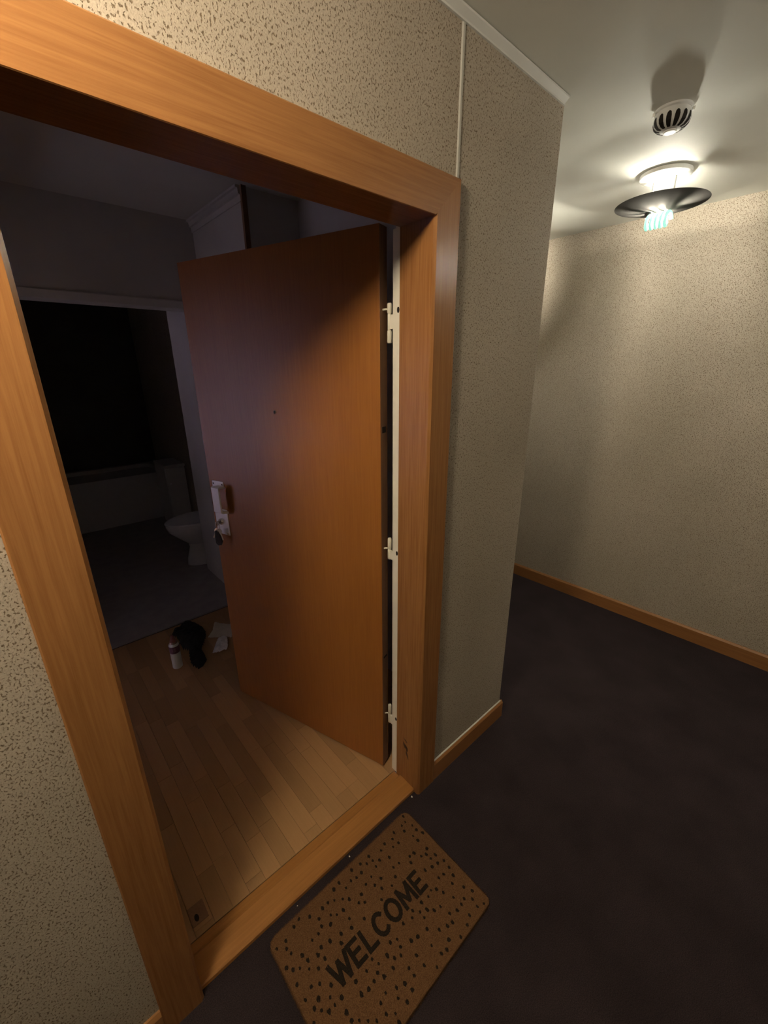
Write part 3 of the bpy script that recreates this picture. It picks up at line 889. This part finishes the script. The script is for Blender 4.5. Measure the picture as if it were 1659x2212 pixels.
def dish_lamp(loc, label, up_w, down_w, warm, rz):
    t = thing('ceiling_lamp', loc, label, 'lamp', rz)
    bm = bmesh.new(); bm_lathe(bm, [(0, 0), (.093, 0), (.099, -.004), (.099, -.017), (.095, -.020), (0, -.020)], 48)
    obj('ceiling_plate', bm, M['white'], t, smooth=True)
    for s in (-1, 1):
        bm = bmesh.new(); bm_tube(bm, [(0, s * .042, -.019), (0, s * .042, -.132)], .0042, 12)
        obj('rod', bm, M['white'], t, smooth=True)
    bm = bmesh.new()
    bm_lathe(bm, [(0, -.1370), (.06, -.1350), (.12, -.1280), (.160, -.1195), (.1810, -.1145), (.1820, -.1155), (.160, -.1215), (.12, -.1300), (.06, -.1373), (0, -.1395)], 72)
    obj('dish', bm, M['dish'], t, smooth=True)
    bm = bmesh.new(); bm_tube(bm, [(0, .046, -.158), (0, .050, -.148), (0, .050, -.137)], .009, 14)
    obj('socket', bm, M['dish'], t, smooth=True)
    bm = bmesh.new(); coil(bm, 0, -.178, .094, .0258, .0070, 5.0)
    obj('lower_bulb', bm, M['glow'], t, smooth=True)
    bm = bmesh.new(); coil(bm, 0, -.112, .07, .013, .005, 4.0)
    obj('upper_bulb', bm, M['white'], t, smooth=True)
    for nm, w, z, r in (('upper_bulb_light', up_w, -.112, .014), ('lower_bulb_light', down_w, -.178, .014)):
        ld = bpy.data.lights.new(nm, 'POINT'); ld.energy = w; ld.color = warm; ld.shadow_soft_size = r
        lo = bpy.data.objects.new(nm, ld); C.objects.link(lo); lo.parent = t; lo.location = (0, 0, z)
    return t
for pos, up, dn, colr, lab in (
        (LAMP1_POS, LAMP1_UP, LAMP1_DOWN, (1.0, .95, .79), 'grey dish ceiling lamp with a glowing spiral bulb underneath'),
        (LAMP4_POS, LAMP4_UP, LAMP4_DOWN, (1.0, .93, .78), 'grey dish ceiling lamp in the side corridor behind the door wall corner'),
        (LAMP3_POS, LAMP3_UP, LAMP3_DOWN, (1.0, .93, .78), 'grey dish ceiling lamp in the side corridor opposite the door wall corner')):
    dish_lamp((pos[0], pos[1], CZ), lab, up, dn, colr, 0 if pos is LAMP1_POS else PI / 2)
gl = thing('globe_lamp', (GLOBE_POS[0], GLOBE_POS[1], CZ), 'opal globe ceiling lamp above the hallway beside the wooden door', 'lamp')
bm = bmesh.new(); bm_lathe(bm, [(0, 0), (.055, 0), (.06, -.005), (.055, -.028), (0, -.03)], 32)
obj('fitting', bm, M['white'], gl, smooth=True)
bm = bmesh.new(); bm_lathe(bm, [(.105 * math.sin(PI * k / 16), -.130 - .105 * math.cos(PI * k / 16)) for k in range(17)], 32)
obj('globe', bm, M['glow_globe'], gl, smooth=True)

# ================================================================== SMOKE DETECTOR
sd = thing('smoke_detector', (1.80, -.21, CZ), 'small round slotted smoke detector on the ceiling before the lamp', 'smoke detector')
bm = bmesh.new(); bm_lathe(bm, [(0, 0), (.0545, 0), (.0545, -.006), (.051, -.009), (0, -.009)], 40)
obj('base', bm, M['detector'], sd, smooth=True)
bm = bmesh.new(); bm_lathe(bm, [(0, -.009), (.050, -.009), (.0525, -.014), (.0525, -.034), (.049, -.044), (.040, -.053), (.022, -.0585), (0, -.0585)], 48)
obj('housing', bm, M['detector'], sd, smooth=True)
for k in range(14):
    a = 2 * PI * (k + .3) / 14
    bm = bmesh.new()
    # dark patch for the slot's shade, following the housing profile
    rows = [(.0530, -.0215, .2), (.0531, -.025, .75), (.0531, -.034, 1), (.0496, -.0443, 1), (.0405, -.0533, .8), (.030, -.0565, .55)]
    vs = []
    for r, z, w in rows:
        hw = .0074 * w
        vs.append((bm.verts.new((r, -hw, z)), bm.verts.new((r, hw, z))))
    for (a0, a1), (b0, b1) in zip(vs, vs[1:]):
        bm.faces.new([a0, a1, b1, b0])
    bmesh.ops.solidify(bm, geom=bm.faces[:], thickness=.001)
    o = obj('vent_slot', bm, M['dark'], sd); o.rotation_euler = (0, 0, a)
bm = bmesh.new(); bm_lathe(bm, [(0, -.0585), (.0195, -.058), (.0195, -.0605), (.017, -.063), (0, -.0635)], 32)
obj('end_cap', bm, M['white'], sd, smooth=True)
for a in (2.05, -1.15):
    o = box('side_tab', .051, .060, -.007, .007, -.014, -.004, M['white'], sd, bevel=.002)
    o.rotation_euler = (0, 0, a)
